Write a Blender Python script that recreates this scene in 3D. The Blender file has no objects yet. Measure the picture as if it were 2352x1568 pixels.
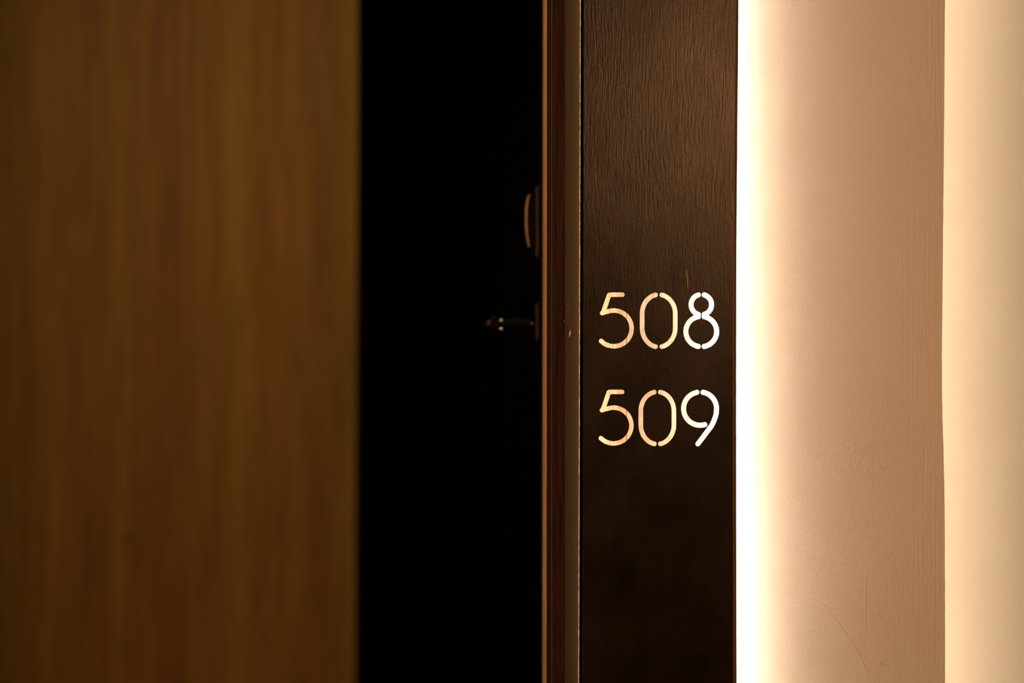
import bpy, bmesh, math, random
import numpy as np
from mathutils import Vector, noise as mnoise

random.seed(5)
SC = bpy.context.scene
COL = SC.collection
D = 3.0                       # camera to the sign
K = 36.0 / 85.0 * D / 2352.0  # metres per photo pixel on the sign plane
CZ = 1.5
ZT, ZB = 2.6, 0.0


def X(px, y=0.0):
    return (px - 1176.0) * K * (D + y) / D


def Z(py, y=0.0):
    return CZ - (py - 784.0) * K * (D + y) / D


# ------------------------------------------------------------------ camera
cam = bpy.data.cameras.new('camera')
cam.lens = 85.0
cam.sensor_width = 36.0
cam.clip_start = 0.05
cam.dof.use_dof = True
cam.dof.focus_distance = D
cam.dof.aperture_fstop = 2.0
cam.dof.aperture_blades = 0
cam_o = bpy.data.objects.new('camera', cam)
COL.objects.link(cam_o)
cam_o.location = (0, -D, CZ)
cam_o.rotation_euler = (math.pi / 2, 0, 0)
SC.camera = cam_o

# ------------------------------------------------------------------ world, exposure
w = bpy.data.worlds.new('world')
SC.world = w
w.use_nodes = True
w.node_tree.nodes['Background'].inputs[0].default_value = (0.010, 0.007, 0.004, 1)
w.node_tree.nodes['Background'].inputs[1].default_value = 0.0
SC.view_settings.view_transform = 'Standard'
SC.view_settings.look = 'None'
SC.view_settings.exposure = 0.0
SC.view_settings.gamma = 1.0
SC.view_settings.use_curve_mapping = False
SC.cycles.max_bounces = 10
SC.cycles.diffuse_bounces = 7
SC.cycles.use_denoising = True
SC.cycles.sample_clamp_indirect = 4.0


# ------------------------------------------------------------------ lamps
def area(name, loc, target, sx, sy, power, col, spread=180):
    l = bpy.data.lights.new(name, 'AREA')
    l.shape = 'RECTANGLE'
    l.size, l.size_y = sx, sy
    l.energy = power
    l.color = col
    l.spread = math.radians(spread)
    o = bpy.data.objects.new(name, l)
    COL.objects.link(o)
    o.location = loc
    d = Vector(target) - Vector(loc)
    o.rotation_euler = d.to_track_quat('-Z', 'Y').to_euler()
    return o


# wide warm wash lamps of the corridor, behind and above the photographer
area('corridor_lamp', (-1.75, -2.3, 2.3), (0.75, 0.0, 1.35), 0.9, 0.35, 17.3, (1.0, 0.54, 0.27), 95)
# added soft light for the bright upper wall opposite, mirrored in the dark paint
area('panel_sheen_light', (1.20, -4.35, 2.24), (0.7, 0.0, 1.6), 1.1, 0.60, 23.0, (1.0, 0.45, 0.18))
# small lamp over the wood wall deep in the recess
area('recess_lamp', (-0.60, 0.45, 2.45), (-0.52, 1.7, 1.75), 0.25, 0.25, 0.85, (1.0, 0.70, 0.34), 90)
# added unseen warm light, put in to glint on the lock rim and handle
area('lock_fill_light', (-2.3, 0.05, 1.75), (0.03, 0.4, 1.58), 0.35, 0.5, 0.9, (1.0, 0.62, 0.34), 50)
# green exit light in the recess, out of view
area('exit_light', (-0.03, 0.40, 2.35), (-0.01, 0.39, 1.5), 0.16, 0.22, 0.20, (0.20, 1.0, 0.42), 120)


# ------------------------------------------------------------------ material helpers
class NT:
    def __init__(s, name):
        s.m = bpy.data.materials.new(name)
        s.m.use_nodes = True
        s.t = s.m.node_tree
        s.b = s.t.nodes['Principled BSDF']
        s.co = s.n('ShaderNodeTexCoord').outputs['Object']
        sp = s.n('ShaderNodeSeparateXYZ')
        s.l(s.co, sp.inputs[0])
        s.x, s.y, s.z = sp.outputs

    def n(s, kind, **kw):
        nd = s.t.nodes.new(kind)
        for k, v in kw.items():
            setattr(nd, k, v)
        return nd

    def l(s, a, b):
        s.t.links.new(a, b)

    def put(s, sock, v):
        if isinstance(v, bpy.types.NodeSocket):
            s.l(v, sock)
        else:
            sock.default_value = v

    def math(s, op, a, b=0.0, c=0.0):
        nd = s.n('ShaderNodeMath', operation=op)
        s.put(nd.inputs[0], a)
        s.put(nd.inputs[1], b)
        s.put(nd.inputs[2], c)
        return nd.outputs[0]

    def vec(s, a, b, c):
        nd = s.n('ShaderNodeCombineXYZ')
        s.put(nd.inputs[0], a)
        s.put(nd.inputs[1], b)
        s.put(nd.inputs[2], c)
        return nd.outputs[0]

    def noise(s, vec, scale, detail=2.0, rough=0.5, dist=0.0):
        nd = s.n('ShaderNodeTexNoise')
        s.l(vec, nd.inputs['Vector'])
        nd.inputs['Scale'].default_value = scale
        nd.inputs['Detail'].default_value = detail
        nd.inputs['Roughness'].default_value = rough
        nd.inputs['Distortion'].default_value = dist
        return nd.outputs['Fac']

    def stretched(s, sx, sz, off=0.0):
        return s.vec(s.math('MULTIPLY', s.x, sx), s.math('ADD', s.math('MULTIPLY', s.y, sx), off),
                     s.math('MULTIPLY', s.z, sz))

    def ramp(s, f, stops, interp='LINEAR'):
        nd = s.n('ShaderNodeValToRGB')
        cr = nd.color_ramp
        cr.interpolation = interp
        while len(cr.elements) > 1:
            cr.elements.remove(cr.elements[-1])
        cr.elements[0].position = stops[0][0]
        cr.elements[0].color = stops[0][1]
        for p, c in stops[1:]:
            e = cr.elements.new(p)
            e.color = c
        s.l(f, nd.inputs[0])
        return nd.outputs[0]

    def remap(s, v, a, b, c, d):
        nd = s.n('ShaderNodeMapRange')
        s.put(nd.inputs[0], v)
        for i, q in enumerate((a, b, c, d)):
            nd.inputs[i + 1].default_value = q
        return nd.outputs[0]

    def mix(s, f, a, b, kind='MIX'):
        nd = s.n('ShaderNodeMix', data_type='RGBA', blend_type=kind)
        s.put(nd.inputs[0], f)
        s.put(nd.inputs[6], a)
        s.put(nd.inputs[7], b)
        return nd.outputs[2]

    def bump(s, h, dist, strength=1.0, prev=None):
        nd = s.n('ShaderNodeBump')
        nd.inputs['Distance'].default_value = dist
        nd.inputs['Strength'].default_value = strength
        s.l(h, nd.inputs['Height'])
        if prev is not None:
            s.l(prev, nd.inputs['Normal'])
        return nd.outputs[0]

    def done(s, col=None, rough=0.6, normal=None, metal=0.0, spec=0.5):
        if col is not None:
            s.put(s.b.inputs['Base Color'], col)
        s.put(s.b.inputs['Roughness'], rough)
        s.b.inputs['Metallic'].default_value = metal
        s.b.inputs['Specular IOR Level'].default_value = spec
        if normal is not None:
            s.l(normal, s.b.inputs['Normal'])
        return s.m


def c4(r, g, b):
    return (r, g, b, 1.0)


def mat_plaster(name, col, smooth=False):
    t = NT(name)
    fine = t.noise(t.co, 420, 3, 0.55)
    mid = t.noise(t.co, 60, 3, 0.5)
    big = t.noise(t.co, 7, 3, 0.5)
    c = t.mix(t.remap(big, 0.3, 0.7, 0, 1), c4(*[v * 0.96 for v in col]), c4(*col))
    n = t.bump(big, 0.004, 0.10)
    n = t.bump(mid, 0.0006, 0.20, n)
    if not smooth:
        n = t.bump(fine, 0.0005, 0.68, n)
        # vertical trowel lines, stronger towards the corner at the right
        ln = t.noise(t.stretched(1.0, 0.02), 330, 2, 0.6)
        wgt = t.remap(t.x, X(1980), X(2160), 0.0, 1.0)
        n = t.bump(t.math('MULTIPLY', ln, wgt), 0.0007, 0.55, n)
        # sparse grains stuck in the paint
        vo = t.n('ShaderNodeTexVoronoi', feature='F1')
        t.l(t.co, vo.inputs['Vector'])
        vo.inputs['Scale'].default_value = 42
        gr = t.remap(vo.outputs['Distance'], 0.02, 0.05, 1.0, 0.0)
        n = t.bump(gr, 0.0006, 0.5, n)
    return t.done(c, 0.75, n, spec=0.2)


def mat_sign_paint():
    t = NT('black_brown_brushed_paint')
    warp = t.noise(t.stretched(1.0, 1.0), 9, 2, 0.5)
    wx = t.math('ADD', t.x, t.math('MULTIPLY', t.math('SUBTRACT', warp, 0.5), 0.018))
    bv = t.vec(t.math('MULTIPLY', wx, 1.0), 0.0, t.math('MULTIPLY', t.z, 0.055))
    strokes = t.math('MULTIPLY', t.noise(bv, 440, 4, 0.62), t.remap(t.noise(t.stretched(1.0, 0.5), 22, 2), 0.35, 0.65, 0.35, 1.0))
    bv2 = t.vec(wx, 3.0, t.math('MULTIPLY', t.z, 0.12))
    ticks = t.noise(bv2, 420, 3, 0.6)
    grain = t.noise(t.co, 700, 2, 0.6)
    big = t.noise(t.stretched(1.0, 0.7), 16, 3, 0.55)
    up = t.remap(t.z, Z(800), Z(420), 0.25, 1.0)
    n = t.bump(big, 0.003, 0.10)
    n = t.bump(t.math('MULTIPLY', strokes, up), 0.0004, 0.5, n)
    n = t.bump(t.math('MULTIPLY', ticks, up), 0.0003, 0.5, n)
    n = t.bump(grain, 0.00018, 0.35, n)
    c = t.mix(t.remap(big, 0.35, 0.65, 0, 1), c4(0.006, 0.0035, 0.002), c4(0.011, 0.006, 0.003))
    # a few pale dust flecks
    vo = t.n('ShaderNodeTexVoronoi', feature='F1')
    t.l(t.co, vo.inputs['Vector'])
    vo.inputs['Scale'].default_value = 160
    fl = t.remap(vo.outputs['Distance'], 0.05, 0.16, 1.0, 0.0)
    fm = t.math('MULTIPLY', fl, t.remap(t.noise(t.co, 25, 2), 0.45, 0.62, 0.0, 0.55))
    c = t.mix(fm, c, c4(0.09, 0.06, 0.035))
    r = t.remap(big, 0.3, 0.7, 0.21, 0.27)
    return t.done(c, r, n, spec=0.55)


def mat_wood(name, dark, light, sx, sz, rough=0.5, scale=1.0, spec=0.3, fleck=0.0):
    t = NT(name)
    warp = t.noise(t.stretched(1.0, 0.15), 14, 2)
    v = t.vec(t.math('ADD', t.math('MULTIPLY', t.x, sx), t.math('MULTIPLY', warp, 0.6)),
              t.math('MULTIPLY', t.y, sx), t.math('MULTIPLY', t.z, sz))
    g = t.noise(v, scale, 5, 0.65, 0.4)
    g2 = t.noise(t.vec(t.math('MULTIPLY', t.x, sx * 3), t.math('MULTIPLY', t.y, sx * 3),
                       t.math('MULTIPLY', t.z, sz * 1.3)), scale, 3, 0.6)
    f = t.math('ADD', t.math('MULTIPLY', g, 0.65), t.math('MULTIPLY', g2, 0.35))
    c = t.mix(t.remap(f, 0.36, 0.62, 0, 1), c4(*dark), c4(*light))
    n = t.bump(f, 0.0004, 0.5)
    return t.done(c, rough, n, spec=spec)


def mat_plain(name, col, rough=0.5, bscale=250, bd=0.0002, metal=0.0, spec=0.5, var=0.15):
    t = NT(name)
    nz = t.noise(t.co, bscale, 3)
    c = t.mix(nz, c4(*[v * (1 - var) for v in col]), c4(*[min(1, v * (1 + var)) for v in col]))
    return t.done(c, rough, t.bump(nz, bd, 0.4), metal, spec)


def mat_led(name, col, strength):
    m = bpy.data.materials.new(name)
    m.use_nodes = True
    b = m.node_tree.nodes['Principled BSDF']
    b.inputs['Base Color'].default_value = (0.8, 0.8, 0.8, 1)
    b.inputs['Emission Color'].default_value = (*col, 1)
    b.inputs['Emission Strength'].default_value = strength
    return m


def mat_veneer():
    t = NT('brown_wood_veneer')
    y = 1.7
    px = [0, 25, 68, 85, 130, 165, 200, 245, 270, 300, 316, 332, 360, 410, 440, 480, 498, 515, 545, 562, 592, 640, 690, 730, 765, 808, 822]
    va = [.66, .80, .74, .90, .98, .85, .88, .86, 1.04, .96, .80, 1.0, .86, .84, .92, 1.02, .84, .98, 1.14, 1.12, .92, 1.02, 1.06, .86, .88, .98, .96]
    gr = [.70, .74, .66, .68, .70, .66, .64, .64, .70, .62, .62, .64, .56, .58, .62, .66, .60, .66, .72, .70, .62, .62, .64, .62, .64, .78, .78]
    stops = []
    for p, a, g in zip(px, va, gr):
        R = 0.30 * a
        stops.append((0.05 + 0.9 * p / 822.0, c4(R, R * g * 0.85, R * 0.12)))
    wob = t.math('MULTIPLY', t.math('SUBTRACT', t.noise(t.stretched(1, 0.5), 3.0, 3), 0.5), 0.020)
    xx = t.math('ADD', t.x, wob)
    f = t.remap(xx, X(0, y) - (X(822, y) - X(0, y)) * 0.05 / 0.9, X(822, y) + (X(822, y) - X(0, y)) * 0.05 / 0.9, 0.0, 1.0)
    base = t.ramp(f, stops, 'B_SPLINE')
    g1 = t.noise(t.stretched(1.0, 0.045), 70, 4, 0.6)
    g2 = t.noise(t.stretched(1.0, 0.03), 420, 3, 0.6)
    k = t.math('ADD', t.math('MULTIPLY', g1, 0.7), t.math('MULTIPLY', g2, 0.5))
    c = t.mix(1.0, base, t.ramp(k, [(0.38, c4(.50, .50, .50)), (0.80, c4(1.2, 1.2, 1.2))]), 'MULTIPLY')
    # small dark knots
    for kx, ky, kr, ks in ((292, 1238, 9, .55), (66, 1205, 8, .25), (320, 1200, 7, .2), (385, 1315, 8, .22), (494, 1196, 7, .2)):
        dx = t.math('SUBTRACT', t.x, X(kx, y))
        dz = t.math('SUBTRACT', t.z, Z(ky, y))
        dd = t.math('SQRT', t.math('ADD', t.math('MULTIPLY', dx, dx), t.math('MULTIPLY', dz, dz)))
        m = t.remap(dd, kr * K * 0.9, kr * K * 1.9, ks, 0.0)
        c = t.mix(m, c, c4(0.03, 0.012, 0.003))
    return t.done(c, 0.55, t.bump(g2, 0.0003, 0.3), spec=0.15)


M_PLASTER = mat_plaster('beige_wall_plaster', (0.66, 0.60, 0.50))
M_PLASTER2 = mat_plaster('smooth_beige_wall_plaster', (0.66, 0.60, 0.50), True)
M_SIGN = mat_sign_paint()
M_BOARD = None
M_JAMB = mat_wood('dark_walnut', (0.007, 0.002, 0.001), (0.045, 0.017, 0.005), 260, 9, 0.55, spec=0.12)
M_STRIP = mat_plain('dark_red_brown_lacquer', (0.018, 0.0055, 0.0025), 0.5, 900, spec=0.15)
M_POST = mat_plain('olive_brown_gloss_paint', (0.030, 0.017, 0.0045), 0.5, 500, 0.0003, spec=0.25, var=0.25)
M_EDGEWOOD = mat_wood('pale_bare_wood', (0.30, 0.17, 0.07), (0.62, 0.42, 0.22), 300, 8, 0.6)
M_LIP = mat_plain('brown_lip_lacquer', (0.10, 0.055, 0.028), 0.5, 600)
M_SIGNEDGE = mat_plain('brown_edge_highlight', (0.16, 0.08, 0.04), 0.4, 400, 0.0002, spec=0.5)  # lighter brown stands in for the highlight and glow along the sign edge
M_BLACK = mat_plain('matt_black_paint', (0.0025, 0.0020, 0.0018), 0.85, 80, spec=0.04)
M_BLACKBROWN = mat_plain('black_brown_edge_lacquer', (0.22, 0.06, 0.03), 0.6, 80, spec=0.1)
M_METAL = mat_plain('black_gloss_metal', (0.020, 0.014, 0.010), 0.34, 300, 0.00003, 1.0, 0.5)
M_BRASS = mat_plain('polished_steel_collar', (0.75, 0.62, 0.48), 0.32, 300, 0.00002, 1.0)
M_RIM_GLINT = mat_plain('painted_rim_glint', (0.26, 0.17, 0.11), 0.45, 300, 0.00003, 1.0)
M_GLINT = mat_plain('bright_glint_metal', (0.98, 0.86, 0.74), 0.38, 300, 0.00002, 1.0)
M_ALU = mat_plain('aluminium_channel', (0.6, 0.6, 0.6), 0.4, 300, 0.0001, 1.0)
M_WHITE = mat_plain('white_bounce_back', (0.88, 0.82, 0.72), 0.8, 100, spec=0.1, var=0.03)
M_CARPET = mat_plain('dark_brown_carpet', (0.03, 0.018, 0.012), 0.95, 700, 0.002, spec=0.05)
M_CEIL = mat_plain('dark_ceiling_paint', (0.05, 0.035, 0.025), 0.9, 40, spec=0.1)
M_WALLDARK = mat_plain('brown_corridor_paint', (0.06, 0.035, 0.02), 0.8, 40, spec=0.1)
M_WALLTAN = mat_plain('tan_corridor_paint', (0.30, 0.18, 0.09), 0.8, 40, spec=0.1)
M_VENEER = mat_veneer()
M_LED1 = mat_led('warm_led_sign', (1.0, 0.82, 0.67), 72.0)
M_LED1B = mat_led('weak_warm_led_sign', (1.0, 0.78, 0.58), 14.0)
M_LED2 = mat_led('warm_led_corner', (1.0, 0.75, 0.52), 64.0)


def mat_board():
    t = NT('pale_pine_board')
    yb = 0.0425
    g = t.noise(t.stretched(1.0, 0.02), 900, 3, 0.6)
    g2 = t.noise(t.stretched(1.0, 0.05), 190, 3, 0.6)
    c = t.mix(t.remap(g2, 0.35, 0.65, 0, 1), c4(0.82, 0.70, 0.53), c4(0.90, 0.82, 0.68))
    c = t.mix(t.remap(g, 0.55, 0.72, 0.0, 0.7), c, c4(0.50, 0.33, 0.18))

    def streak(px, wpx, colr, amt):
        d = t.math('ABSOLUTE', t.math('SUBTRACT', t.x, X(px, yb)))
        m = t.remap(d, wpx * K * 0.5, wpx * K * 0.9, amt, 0.0)
        return t.mix(m, c, colr)
    c = streak(1426, 9, c4(0.80, 0.52, 0.26), 0.6)
    c = streak(1439, 2.2, c4(0.45, 0.26, 0.10), 0.75)
    c = streak(1412.5, 3.0, c4(0.98, 0.95, 0.85), 1.0)  # pale line painted for the lit edge of a board joint
    c = streak(1400, 1.2, c4(0.45, 0.30, 0.16), 0.7)
    return t.done(c, 0.7, t.bump(g, 0.0003, 0.4), spec=0.2)


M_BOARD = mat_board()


def mat_worn_glint_edge():
    t = NT('chipped_edge_with_glints')
    v = t.vec(t.math('MULTIPLY', t.x, 1.0), t.y, t.math('MULTIPLY', t.z, 1.0))
    a = t.noise(v, 480, 3, 0.7)
    b = t.noise(v, 60, 2, 0.6)
    f = t.remap(t.math('ADD', t.math('MULTIPLY', a, 0.7), t.math('MULTIPLY', b, 0.3)), 0.47, 0.57, 0.0, 1.0)
    c = t.mix(f, c4(0.07, 0.035, 0.015), c4(0.28, 0.185, 0.115))  # pale dots are chips and also imitate glints of leaking strip light
    return t.done(c, 0.45, t.bump(a, 0.0006, 0.6), spec=0.5)


M_WORN_GLINT = mat_worn_glint_edge()


# ------------------------------------------------------------------ mesh helpers
def link(name, bm, mat, parent=None, smooth=False):
    me = bpy.data.meshes.new(name)
    bmesh.ops.recalc_face_normals(bm, faces=bm.faces)
    bm.to_mesh(me)
    bm.free()
    if smooth:
        for p in me.polygons:
            p.use_smooth = True
    for m in (mat if isinstance(mat, (list, tuple)) else [mat]):
        me.materials.append(m)
    o = bpy.data.objects.new(name, me)
    COL.objects.link(o)
    if parent is not None:
        o.parent = parent
    return o


def box(bm, x0, x1, y0, y1, z0, z1, bev=0.0, seg=2):
    vs = [bm.verts.new((x, y, z)) for x in (x0, x1) for y in (y0, y1) for z in (z0, z1)]
    fs = [(0, 1, 3, 2), (4, 6, 7, 5), (0, 4, 5, 1), (2, 3, 7, 6), (0, 2, 6, 4), (1, 5, 7, 3)]
    faces = [bm.faces.new([vs[i] for i in f]) for f in fs]
    if bev > 0:
        ed = set(e for f in faces for e in f.edges)
        bmesh.ops.bevel(bm, geom=list(ed), offset=bev, segments=seg, affect='EDGES')


def bx(*a, **k):
    bm = bmesh.new()
    box(bm, *a, **k)
    return bm


def interp(tab, z):
    """tab: (photo row, photo column) -> column at height z"""
    py = 784 - (z - CZ) / K
    if len(tab) < 3:
        return float(np.interp(py, [q[0] for q in tab], [q[1] for q in tab]))
    return float(np.mean(np.interp([py + d for d in (-75, -50, -25, 0, 25, 50, 75)], [q[0] for q in tab], [q[1] for q in tab])))


ZS = sorted(set([ZB, ZT] + list(np.linspace(0.95, 2.05, 56))))


def sweep(profile_fn, zs=ZS, cap=True):
    """sweep a closed (x, y) profile along z"""
    bm = bmesh.new()
    rings = []
    for z in zs:
        rings.append([bm.verts.new((x, y, z)) for x, y in profile_fn(z)])
    n = len(rings[0])
    for a, b in zip(rings[:-1], rings[1:]):
        for i in range(n):
            bm.faces.new((a[i], a[(i + 1) % n], b[(i + 1) % n], b[i]))
    if cap:
        bm.faces.new(rings[0])
        bm.faces.new(rings[-1][::-1])
    return bm


def tag(o, label=None, cat=None, kind=None, group=None):
    if label: o['label'] = label
    if cat: o['category'] = cat
    if kind: o['kind'] = kind
    if group: o['group'] = group
    return o


def empty(name, loc):
    o = bpy.data.objects.new(name, None)
    COL.objects.link(o)
    o.location = loc
    o.empty_display_size = 0.05
    return o


def keep(o, parent):
    """parent while mesh coordinates stay in world space"""
    o.parent = parent
    o.matrix_parent_inverse = parent.matrix_basis.inverted()
    return o


# ------------------------------------------------------------------ room shell
tag(link('floor', bx(-2.6, 2.6, -4.7, 2.6, -0.1, 0.0), M_CARPET), 'dark brown corridor carpet below the frame', kind='structure')
tag(link('ceiling', bx(-2.6, 2.6, -4.7, 2.6, ZT, ZT + 0.1), M_CEIL), 'dark corridor ceiling above the frame', kind='structure')
tag(link('wall_back', bx(-2.6, 2.6, -4.7, -4.55, 0, ZT), M_WALLDARK), 'brown corridor wall opposite the numbered sign', kind='structure')
tag(link('wall_west', bx(-2.6, -2.45, -4.55, 2.45, 0, ZT), M_WALLTAN), 'brown wall closing the corridor at the left', kind='structure')
tag(link('wall_east', bx(2.45, 2.6, -4.55, 0.23, 0, ZT), M_WALLDARK), 'brown wall closing the corridor at the right', kind='structure')
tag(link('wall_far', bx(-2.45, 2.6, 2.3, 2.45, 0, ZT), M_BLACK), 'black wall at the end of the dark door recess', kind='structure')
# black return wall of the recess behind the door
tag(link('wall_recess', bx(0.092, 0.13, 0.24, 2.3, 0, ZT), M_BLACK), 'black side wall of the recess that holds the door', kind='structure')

# right wall deep behind the plaster pier, washed by its own strip
YR = 0.23
tag(link('wall_right', bx(X(1345, 0.16), 2.45, YR, YR + 0.03, 0, ZT), M_PLASTER2),
    'smooth cream wall at the right edge, brightly washed by a hidden light', kind='structure')

# plaster pier behind the sign
YP = 0.045
PIER = [(0, 2170.5), (100, 2169.6), (260, 2169), (450, 2167), (600, 2165.6), (760, 2164), (880, 2163), (960, 2164.5), (1060, 2168),
        (1150, 2170), (1568, 2171)]


def pier_profile(z):
    xe = X(interp(PIER, z), YP)
    xl = X(1352, YP)
    r = 0.0005
    arc = [(xe - r + r * math.sin(a), YP + r - r * math.cos(a)) for a in np.linspace(0, math.pi / 2, 6)]
    return [(xl, YP)] + arc + [(xe, YP + 0.020), (X(2085), YP + 0.020), (X(2085), YR), (xl, YR)]


wf = tag(link('wall_front', sweep(pier_profile), M_PLASTER), 'beige orange-peel plaster wall section between the black number panel and the cream wall',
         kind='structure')


def ridge(pts, r, yf):
    """a thin raised line of paint on a wall face"""
    bm = bmesh.new()
    prev = None
    n = len(pts)
    for i, (px, py) in enumerate(pts):
        x, z = X(px, yf), Z(py, yf)
        a = pts[max(0, i - 1)]
        b = pts[min(n - 1, i + 1)]
        dx, dz = (b[0] - a[0]), -(b[1] - a[1])
        L = math.hypot(dx, dz) or 1
        nx, nz = -dz / L, dx / L
        rr = r * (0.35 if i in (0, n - 1) else 1.0)
        ring = [bm.verts.new((x + nx * rr, yf + 0.0002, z + nz * rr)),
                bm.verts.new((x, yf - rr * 0.7, z)),
                bm.verts.new((x - nx * rr, yf + 0.0002, z - nz * rr))]
        if prev:
            for k in range(2):
                bm.faces.new((prev[k], prev[k + 1], ring[k + 1], ring[k]))
        prev = ring
    return bm


def add_ridge(name, pts, r, yf, mat, parent, label=None):
    o = link(name, ridge(pts, r, yf), mat)
    keep(o, parent)
    if label:
        o['label'] = label
    return o


for pts, r in (
        ([(1882, 1372), (1905, 1405), (1930, 1436), (1958, 1475), (1985, 1528), (1998, 1562)], 0.00045),
        ([(1990, 1300), (1989, 1350), (1988, 1420), (1987, 1476)], 0.00035),
        ([(2032, 1452), (2034, 1462), (2040, 1461)], 0.0010),
        ([(2014, 1405), (2022, 1418), (2026, 1424)], 0.0008),
        ([(2020, 1520), (2026, 1528), (2028, 1520)], 0.0009),
        ([(2019, 1066), (2024, 1076), (2030, 1078)], 0.0007),
        ([(1958, 1395), (1965, 1408)], 0.0006),
        ([(1966, 1274), (1968, 1280)], 0.0007),
        ([(2062, 1407), (2067, 1402)], 0.0006),
        ([(1997, 1496), (1999, 1500)], 0.0009),
        ([(1876, 400), (1884, 397)], 0.0006),
        ([(1926, 370), (1928, 373)], 0.0009),
        ([(2045, 750), (2047, 755)], 0.0010),
        ([(1818, 427), (1821, 425)], 0.0007),
        ([(1923, 1540), (1932, 1552), (1940, 1560)], 0.0006)):
    add_ridge('paint_ridge', pts, r, YP, M_PLASTER, wf)

# light strip hidden behind the pier's right edge
cs = empty('corner_light_strip', (X(2135), 0.05, 0.0))
tag(cs, 'warm light strip hidden behind the plaster wall edge, washing the cream wall', 'light strip')
XL2 = X(2118)


def channel(x0, x1, y0, y1, z0, z1, t=0.0008):
    bm = bmesh.new()
    box(bm, x0, x1, y0, y0 + t, z0, z1)
    box(bm, x0, x0 + t, y0 + t, y1, z0, z1)
    box(bm, x1 - t, x1, y0 + t, y1, z0, z1)
    return bm


def dome(xc, yb, r, z0, z1, n=10):
    """half-round diffuser bulging towards +y"""
    def pf(z):
        return [(xc + r * math.cos(a), yb + r * math.sin(a)) for a in np.linspace(0, math.pi, n)]
    return sweep(pf, [z0, z1])


YB2 = YP + 0.0205
keep(link('channel', channel(XL2 - 0.006, XL2 + 0.006, YB2, YB2 + 0.004, 0.02, 2.58), M_ALU), cs)
keep(link('diffuser', dome(XL2, YB2 + 0.0009, 0.0049, 0.02, 2.58), M_LED2), cs)

# left: wood veneer wall standing far back
YV = 1.7
WL = [(0, 823.0), (1568, 817.5)]


def veneer_profile(z):
    xe = X(interp(WL, z), YV)
    return [(-2.45, YV), (xe - 0.002, YV), (xe, YV + 0.002), (xe, YV + 0.27), (-2.45, YV + 0.27)]


wl = link('wall_left', sweep(veneer_profile), [M_VENEER, M_BLACKBROWN])
for p in wl.data.polygons:
    if p.normal.x > 0.3:
        p.material_index = 1
tag(wl, 'brown striped wood veneer wall at the left, out of focus', kind='structure')

# ------------------------------------------------------------------ door in the recess (seen edge-on)
XD = 0.047
YH = 0.40
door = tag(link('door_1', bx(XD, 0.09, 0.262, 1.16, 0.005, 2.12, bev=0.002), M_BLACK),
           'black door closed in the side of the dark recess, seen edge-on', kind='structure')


def lathe(bm, prof, axis, origin, n=40):
    """prof: (distance along axis, radius)"""
    rings = []
    for t, r in prof:
        ring = []
        for i in range(n):
            a = 2 * math.pi * i / n
            u, v = r * math.cos(a), r * math.sin(a)
            if axis == 'x':
                ring.append(bm.verts.new((origin[0] + t, origin[1] + u, origin[2] + v)))
            else:
                ring.append(bm.verts.new((origin[0] + u, origin[1] + t, origin[2] + v)))
        rings.append(ring)
    for a, b in zip(rings[:-1], rings[1:]):
        for i in range(n):
            bm.faces.new((a[i], a[(i + 1) % n], b[(i + 1) % n], b[i]))
    bm.faces.new(rings[0])
    bm.faces.new(rings[-1][::-1])


hz = Z(744, YH)
rose_c = Z(739, YH)
hnd = link('door_handle', bx(X(1227, YH), XD, YH - 0.028, YH + 0.028, rose_c - 0.029, rose_c + 0.029, bev=0.0045, seg=3), M_METAL)
keep(hnd, door)
tag(hnd, 'black lever handle with a square rose, turned into the recess')
bm = bmesh.new()
kx = K * (D + YH) / D
x0 = X(1134, YH)
prof = [(0.000, 0.0094), (0.006, 0.0092), (0.0085, 0.0086), (0.0105, 0.0074), (0.014, 0.0072), (X(1214, YH) - x0, 0.0080), (X(1224, YH) - x0, 0.0082),
        (X(1228, YH) - x0, 0.0100)]
lathe(bm, prof, 'x', (x0, YH, hz))
nk = link('neck', bm, M_METAL, smooth=True)
keep(nk, hnd)
bm = bmesh.new()
R0 = 0.0104
yl0 = YH - R0
prof = [(0.0, 0.006), (0.001, 0.0085), (0.003, R0), (0.118, R0), (0.1195, R0 - 0.0006), (0.1203, R0 - 0.0018), (0.1203, 0.0005)]
lathe(bm, [(t, r) for t, r in prof], 'y', (X(1134, YH), yl0, hz))
keep(link('lever', bm, M_METAL, smooth=False), hnd)
for pz in (735.5, 754.5):  # added beads that imitate bright highlights beside the lever
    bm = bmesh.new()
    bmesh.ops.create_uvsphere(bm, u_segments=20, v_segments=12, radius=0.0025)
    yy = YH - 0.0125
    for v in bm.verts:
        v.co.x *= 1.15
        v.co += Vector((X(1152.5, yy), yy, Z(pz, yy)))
    o = keep(link('glint_bead', bm, M_GLINT, smooth=True), hnd)
    o['label'] = 'small added bead standing in for a highlight on the handle neck'

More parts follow.
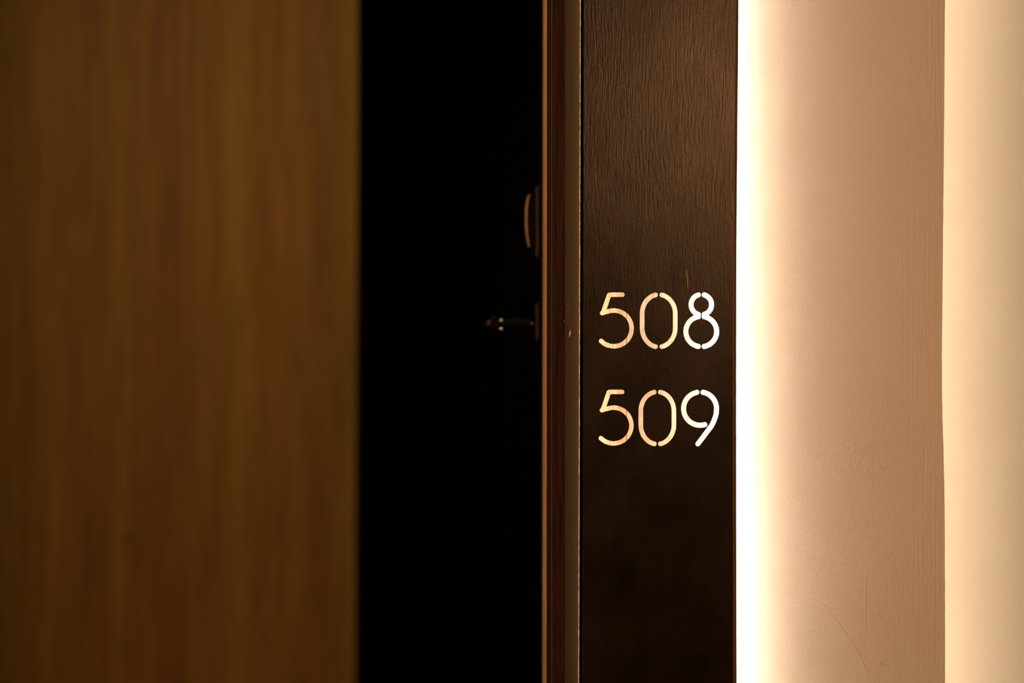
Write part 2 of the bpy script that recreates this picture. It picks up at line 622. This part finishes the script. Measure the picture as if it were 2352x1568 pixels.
# electronic lock above
lk = link('door_lock', bx(X(1227, YH), XD, YH - 0.03, YH + 0.03, Z(598, YH), Z(425, YH), bev=0.0045, seg=3), M_METAL)
keep(lk, door)
tag(lk, 'black electronic door lock with a bowed cover, above the lever handle')
bm = bmesh.new()
za, zb = Z(568, YH), Z(450, YH)
N = 24
outer = []
for i in range(N + 1):
    u = i / N
    z = zb + (za - zb) * u
    # bowed left face, leaning in towards the bottom
    px = np.interp(u, [0, .03, .08, .2, .35, .5, .65, .8, .92, 1.0], [1214, 1211.5, 1209.5, 1207.6, 1206.6, 1206.4, 1207, 1208.8, 1211, 1213])
    outer.append((X(px, YH), z))
RB = 0.0020
cx_ = X(1228, YH)
rings = []
for x, z in [(X(1221, YH), zb + 0.0004)] + outer + [(X(1221, YH), za - 0.0004)]:
    ring = [(cx_, YH - 0.026)]
    for a in np.linspace(0, math.pi / 2, 6):
        ring.append((x + RB - RB * math.sin(a), YH - 0.026 + RB - RB * math.cos(a)))
    ring += [(x, YH + 0.024), (cx_, YH + 0.024)]
    rings.append([bm.verts.new((q[0], q[1], z)) for q in ring])
nr = len(rings[0])
for a, b in zip(rings[:-1], rings[1:]):
    for i in range(nr):
        f = bm.faces.new((a[i], a[(i + 1) % nr], b[(i + 1) % nr], b[i]))
        f.material_index = 1 if 1 <= i <= 5 else 0  # bevel in lighter metal, imitating a reflected line of light
bm.faces.new(rings[0])
bm.faces.new(rings[-1][::-1])
keep(link('lock_cover', bm, [M_METAL, M_RIM_GLINT]), lk)

# ------------------------------------------------------------------ door frame / trims between recess and sign
YF = 0.012


def strip_profile(pl_top, pl_bot, pr_top, pr_bot, y0, y1, ch=0.0):
    def pf(z):
        xl = X(interp([(0, pl_top), (1568, pl_bot)], z), y0)
        xr = X(interp([(0, pr_top), (1568, pr_bot)], z), y0)
        p = [(xl, y1), (xl, y0), (xr - ch, y0)]
        if ch:
            p.append((xr, y0 + ch))
        p.append((xr, y1))
        return p
    return pf


df = empty('door_frame', (X(1290), 0.1, 0.0))
tag(df, 'dark layered wooden door frame edge left of the number panel', 'door frame')
# painted post next to the sign
o = keep(link('painted_post', sweep(strip_profile(1298.0, 1297.2, 1331.2, 1327.4, YF, 0.16)), M_POST), df)
o['label'] = 'olive brown painted frame post'


def worn_glint_profile(z):
    xl = X(interp([(0, 1331.9), (1568, 1328.1)], z), YF)
    xr = X(interp([(0, 1334.0), (1568, 1330.2)], z), YF)
    j = 0.00022 * mnoise.noise(Vector((3.1, 0, z * 160)))
    return [(xl, YF - 0.0002), (xr + j, YF + 0.0022), (xr + j, 0.15), (xl, 0.15)]


o = keep(link('worn_glint_edge', sweep(worn_glint_profile, sorted(set([0.0, 2.6] + list(np.linspace(0.95, 2.05, 420))))), M_WORN_GLINT), df)
o['label'] = 'pale chipped edge of the painted post with painted glints'
o = keep(link('walnut_jamb', sweep(strip_profile(1267.0, 1266.0, 1298.0, 1297.2, 0.016, 0.16)), M_JAMB), df)
o['label'] = 'dark walnut jamb with visible grain'
o = keep(link('pale_lip', sweep(strip_profile(1266.4, 1265.6, 1267.4, 1266.6, 0.0155, 0.16)), M_LIP), df)
o['label'] = 'hairline pale veneer edge'
o = keep(link('lacquered_strip', sweep(strip_profile(1256.2, 1255.2, 1266.4, 1265.6, 0.018, 0.16)), M_STRIP), df)
o['label'] = 'dark red-brown lacquered strip'
o = keep(link('pale_edge', sweep(strip_profile(1255.2, 1254.2, 1256.4, 1255.4, 0.0175, 0.16)), M_EDGEWOOD), df)
o['label'] = 'thin pale front edge of the frame'
o = keep(link('inner_stop', sweep(strip_profile(1249.0, 1247.4, 1262.0, 1261.0, 0.205, 0.26)), M_EDGEWOOD), df)
o['label'] = 'light brown inner door stop, slightly out of focus'
keep(link('backing_block', bx(X(1257, 0.16), X(1345), 0.16, 0.205, 0, ZT), M_BLACK), df)
# chip in the painted post
o = keep(link('chip', ridge([(1310.5, 757.5), (1309.3, 762), (1308.2, 768), (1307.8, 774)], 0.0011, YF), M_EDGEWOOD), df)
o['label'] = 'small pale chip in the post paint'
for k, (cx, cy) in enumerate(((1306, 684), (1302.5, 700), (1304, 722), (1307, 724), (1303, 741), (1296.5, 737), (1304.5, 781), (1302, 712), (1306.5, 705))):
    keep(link('paint_fleck', ridge([(cx + .3, cy - 1.6), (cx, cy), (cx - .3, cy + 1.6)], 0.00035, YF), M_EDGEWOOD), df)

# ------------------------------------------------------------------ the numbered sign
sign = empty('room_number_sign', (X(1515), 0.0, 0.0))
tag(sign, 'black painted wall panel with cut-out room numbers 508 and 509 lit from behind', 'sign')
SIGNR = [(0, 1697), (120, 1696.2), (350, 1694), (600, 1692.2), (900, 1691.8), (1060, 1691.8), (1568, 1692.8)]
SIGNL = [(0, 1341.5), (1568, 1338.0)]
TH = 0.003

# ---- digit strokes, in photo pixels
S = 340.0 / 2352.0


def ell(cx, cy, rx, ry, a0, a1, n=60):
    return [(cx + rx * math.cos(math.radians(a)), cy + ry * math.sin(math.radians(a))) for a in np.linspace(a0, a1, n)]


def five(cx, cy, top, r=284):
    s1 = [(cx + 136, top), (cx - 72, top), (cx - 166, cy - 262)]
    s2 = [(cx - 184, cy - 243), (cx - 130, cy - 262)] + ell(cx, cy, r, r, -110, 135)
    return [[s1, s2]]


def zero(cx, t, b, rx=263, ry=305):
    cyt, cyb = t + ry, b - ry
    g = math.degrees(math.asin(49 / rx))
    left = ell(cx, cyt, rx, ry, -90 - g, -180) + ell(cx, cyb, rx, ry, 180, 90 + g)
    right = ell(cx, cyt, rx, ry, -90 + g, 0) + ell(cx, cyb, rx, ry, 0, 90 - g)
    return [[left], [right]]


def eight():
    c1, r1 = (1736, 411), 163
    c2, r2 = (1735, 838), 245
    g1 = math.degrees(math.asin(47 / r1))
    g2 = math.degrees(math.asin(47 / r2))
    L = [ell(*c1, r1, 162, -90 - g1, -270 + g1), ell(*c2, r2, 241, -90 - g2, -270 + g2)]
    R = [ell(*c1, r1, 162, -90 + g1, 90 - g1), ell(*c2, r2, 241, -90 + g2, 90 - g2)]
    return [L, R]


def nine():
    c, r = (1718, 541), 264
    L = [ell(*c, r, r, -101.5, -286)]
    R = [ell(*c, 260, r, -80, 8) + [(1972, 620), (1956, 682), (1930, 748), (1896, 817), (1682, 1100)]]
    return [L, R]


GL = {
    '508': [('5', (1360, 640), five(345, 788, 252)), ('0', (1360, 640), zero(1058, 251, 1083)), ('8', (1360, 640), eight())],
    '509': [('5', (1360, 860), five(341, 809, 275)), ('0', (1360, 860), zero(1037, 274, 1105)), ('9', (1360, 860), nine())],
}


def resample(pts, step):
    out = [pts[0]]
    for a, b in zip(pts[:-1], pts[1:]):
        L = math.hypot(b[0] - a[0], b[1] - a[1])
        if L < 1e-9:
            continue
        n = max(1, int(round(L / step)))
        for i in range(1, n + 1):
            out.append((a[0] + (b[0] - a[0]) * i / n, a[1] + (b[1] - a[1]) * i / n))
    # even spacing along the whole path
    P = np.array(out)
    d = np.r_[0, np.cumsum(np.hypot(*np.diff(P, axis=0).T))]
    m = max(2, int(round(d[-1] / step)) + 1)
    t = np.linspace(0, d[-1], m)
    return np.c_[np.interp(t, d, P[:, 0]), np.interp(t, d, P[:, 1])]


def contours(centres, rad, h=0.6):
    """union of drilled discs -> closed outlines (marching squares)"""
    x0, y0 = centres.min(0) - rad - 2
    x1, y1 = centres.max(0) + rad + 2
    gx = np.arange(x0, x1 + h, h)
    gy = np.arange(y0, y1 + h, h)
    F = np.full((len(gy), len(gx)), 1e9)
    for cx, cy in centres:
        i0, i1 = np.searchsorted(gx, [cx - rad - 3, cx + rad + 3])
        j0, j1 = np.searchsorted(gy, [cy - rad - 3, cy + rad + 3])
        sub = np.hypot(gx[None, i0:i1] - cx, gy[j0:j1, None] - cy) - rad
        F[j0:j1, i0:i1] = np.minimum(F[j0:j1, i0:i1], sub)
    F = np.where(F > 50, 3.0, F)
    ins = F < 0
    segs = {}

    def pt(e):
        (i, j, d) = e
        a = F[j, i]
        b = F[j, i + 1] if d == 0 else F[j + 1, i]
        t = a / (a - b)
        return (gx[i] + (t * h if d == 0 else 0), gy[j] + (t * h if d == 1 else 0))
    code = (ins[:-1, :-1] * 1 + ins[:-1, 1:] * 2 + ins[1:, 1:] * 4 + ins[1:, :-1] * 8)
    TB = {1: [(3, 0)], 2: [(0, 1)], 3: [(3, 1)], 4: [(1, 2)], 5: [(3, 2), (1, 0)], 6: [(0, 2)], 7: [(3, 2)], 8: [(2, 3)], 9: [(2, 0)],
          10: [(0, 3), (2, 1)], 11: [(2, 1)], 12: [(1, 3)], 13: [(1, 0)], 14: [(0, 3)]}
    for j, i in zip(*np.nonzero((code > 0) & (code < 15))):
        E = [(i, j, 0), (i + 1, j, 1), (i, j + 1, 0), (i, j, 1)]
        for a, b in TB[int(code[j, i])]:
            segs[E[a]] = E[b]
    loops = []
    while segs:
        s, nx = next(iter(segs.items()))
        loop = [s]
        del segs[s]
        while nx != s and nx in segs:
            loop.append(nx)
            nx = segs.pop(nx)
        if len(loop) > 12:
            P = [pt(e) for e in loop]
            # drop points that sit almost on each other
            Q = [P[0]]
            for p in P[1:]:
                if math.hypot(p[0] - Q[-1][0], p[1] - Q[-1][1]) > 0.25:
                    Q.append(p)
            loops.append(Q)
    return loops


def area2(P):
    return sum(P[i - 1][0] * P[i][1] - P[i][0] * P[i - 1][1] for i in range(len(P)))


def fill(loops3, y):
    """planar faces between closed loops of (x, z) at depth y"""
    bm = bmesh.new()
    for L in loops3:
        vs = [bm.verts.new((x, y, z)) for x, z in L]
        for i in range(len(vs)):
            bm.edges.new((vs[i - 1], vs[i]))
    bmesh.ops.triangle_fill(bm, use_beauty=True, use_dissolve=False, edges=bm.edges[:], normal=(0, -1, 0))
    return bm


def extrude(bm, dy):
    r = bmesh.ops.extrude_face_region(bm, geom=bm.faces[:])
    vs = [g for g in r['geom'] if isinstance(g, bmesh.types.BMVert)]
    bmesh.ops.translate(bm, verts=vs, vec=(0, dy, 0))


holes = []
digits = []
for number, gl in GL.items():
    for ch, (ox, oy), parts in gl:
        allc = []
        for strokes in parts:
            cs_ = []
            for st in strokes:
                P = [(ox + a * S, oy + b * S) for a, b in st]
                cs_.append(resample(P, 2.9))
            cs_ = np.vstack(cs_)
            allc.append(cs_)
            rad = 5.45 if ch in '05' else 5.85
            if ch == '5':
                rad = 5.25
            loops = contours(cs_, rad)
            loops.sort(key=lambda L: -abs(area2(L)))
            holes.append(loops[0])
        digits.append((number, ch, np.vstack(allc)))

RE = 0.0045   # rounded right edge
outer = [(X(interp(SIGNL, z)), z) for z in ZS] + [(X(interp(SIGNR, z)) - RE, z) for z in reversed(ZS)]
loops3 = [outer] + [[(X(px), Z(py)) for px, py in L] for L in holes]
bm = fill(loops3, 0.0)
extrude(bm, TH)
pan = keep(link('panel', bm, [M_SIGN, M_WHITE, M_EDGEWOOD]), sign)
pan['label'] = 'tall black-brown brush-painted panel with the numbers cut through'
me = pan.data
for p in me.polygons:
    if p.normal.y > 0.9:
        p.material_index = 1          # unseen back, made white to bounce strip light onto the board


def edge_profile(z):
    xe = X(interp(SIGNR, z))
    arc = [(xe - RE + RE * math.sin(a), RE - RE * math.cos(a)) for a in np.linspace(0, math.pi / 2, 8)]
    return [(xe - RE, 0.0)] + arc[1:] + [(xe - 0.0012, RE + 0.0003), (xe - RE, TH)]


o = keep(link('rounded_edge', sweep(edge_profile), M_SIGNEDGE), sign)
o['label'] = 'rounded right edge of the panel'

# pale board behind the panel
YB = YP - 0.0025
bbm = bx(X(1350, YB), X(1686, YB), YB, YP + 0.0005, 0, ZT)
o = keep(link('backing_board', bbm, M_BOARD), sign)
o['label'] = 'pale board that shows through the cut-outs'
# pale digit-shaped faces of the same board seen through the cut-outs
words = {'5': 'five', '0': 'zero', '8': 'eight', '9': 'nine'}
for number, ch, C in digits:
    loops = contours(C, 8.4, 0.9)
    yd = YB - 0.0008
    bm = fill([[(X(px, yd), Z(py, yd)) for px, py in L] for L in loops], yd)
    extrude(bm, 0.0009)
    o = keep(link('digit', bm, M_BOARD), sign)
    o['label'] = 'glowing digit %s of the number %s' % (words[ch], number)

# light strip on the back of the panel, hidden behind its right edge
XL1T, XL1B = X(1660), X(1682)
bm = bmesh.new()


def led_profile(r, yb, n=9):
    def pf(z):
        xc = XL1B + (XL1T - XL1B) * (z - 1.1) / 0.85
        return [(xc + r * math.cos(a), yb + r * math.sin(a)) for a in np.linspace(0, math.pi, n)]
    return pf


bm.free()
o = keep(link('light_strip', sweep(led_profile(0.0028, TH + 0.0012), [0.05, 2.55]), M_LED1), sign)
o['label'] = 'warm light strip fixed behind the right edge of the panel'


def base_profile(z):
    xc = XL1B + (XL1T - XL1B) * (z - 1.1) / 0.85
    return [(xc - 0.004, TH), (xc + 0.004, TH), (xc + 0.004, TH + 0.0012), (xc - 0.004, TH + 0.0012)]


keep(link('strip_base', sweep(base_profile, [0.05, 2.55]), M_ALU), sign)
bm = sweep(lambda z: [(X(1352) + 0.002 * math.cos(a), TH + 0.0012 + 0.002 * math.sin(a)) for a in np.linspace(0, math.pi, 9)], [0.05, 2.55])
o = keep(link('light_strip', bm, M_LED1B), sign)
o['label'] = 'weaker light strip fixed behind the left edge of the panel'
# spacers holding the panel off the board
for zz in (0.15, 2.45):
    for pxx in (1372, 1640):
        keep(link('spacer', bx(X(pxx) - 0.006, X(pxx) + 0.006, TH, YB + 0.0005, zz - 0.006, zz + 0.006), M_ALU), sign)
# scratches in the paint
o = keep(link('scratch', ridge([(1576.8, 618), (1578, 626), (1579.8, 640), (1579.6, 655), (1580.5, 668)], 0.00075, 0.0), M_EDGEWOOD), sign)
o['label'] = 'thin tan scratch above the digit eight'
keep(link('scratch', ridge([(1577, 810), (1577.5, 818), (1577, 828)], 0.0004, 0.0), M_POST), sign)
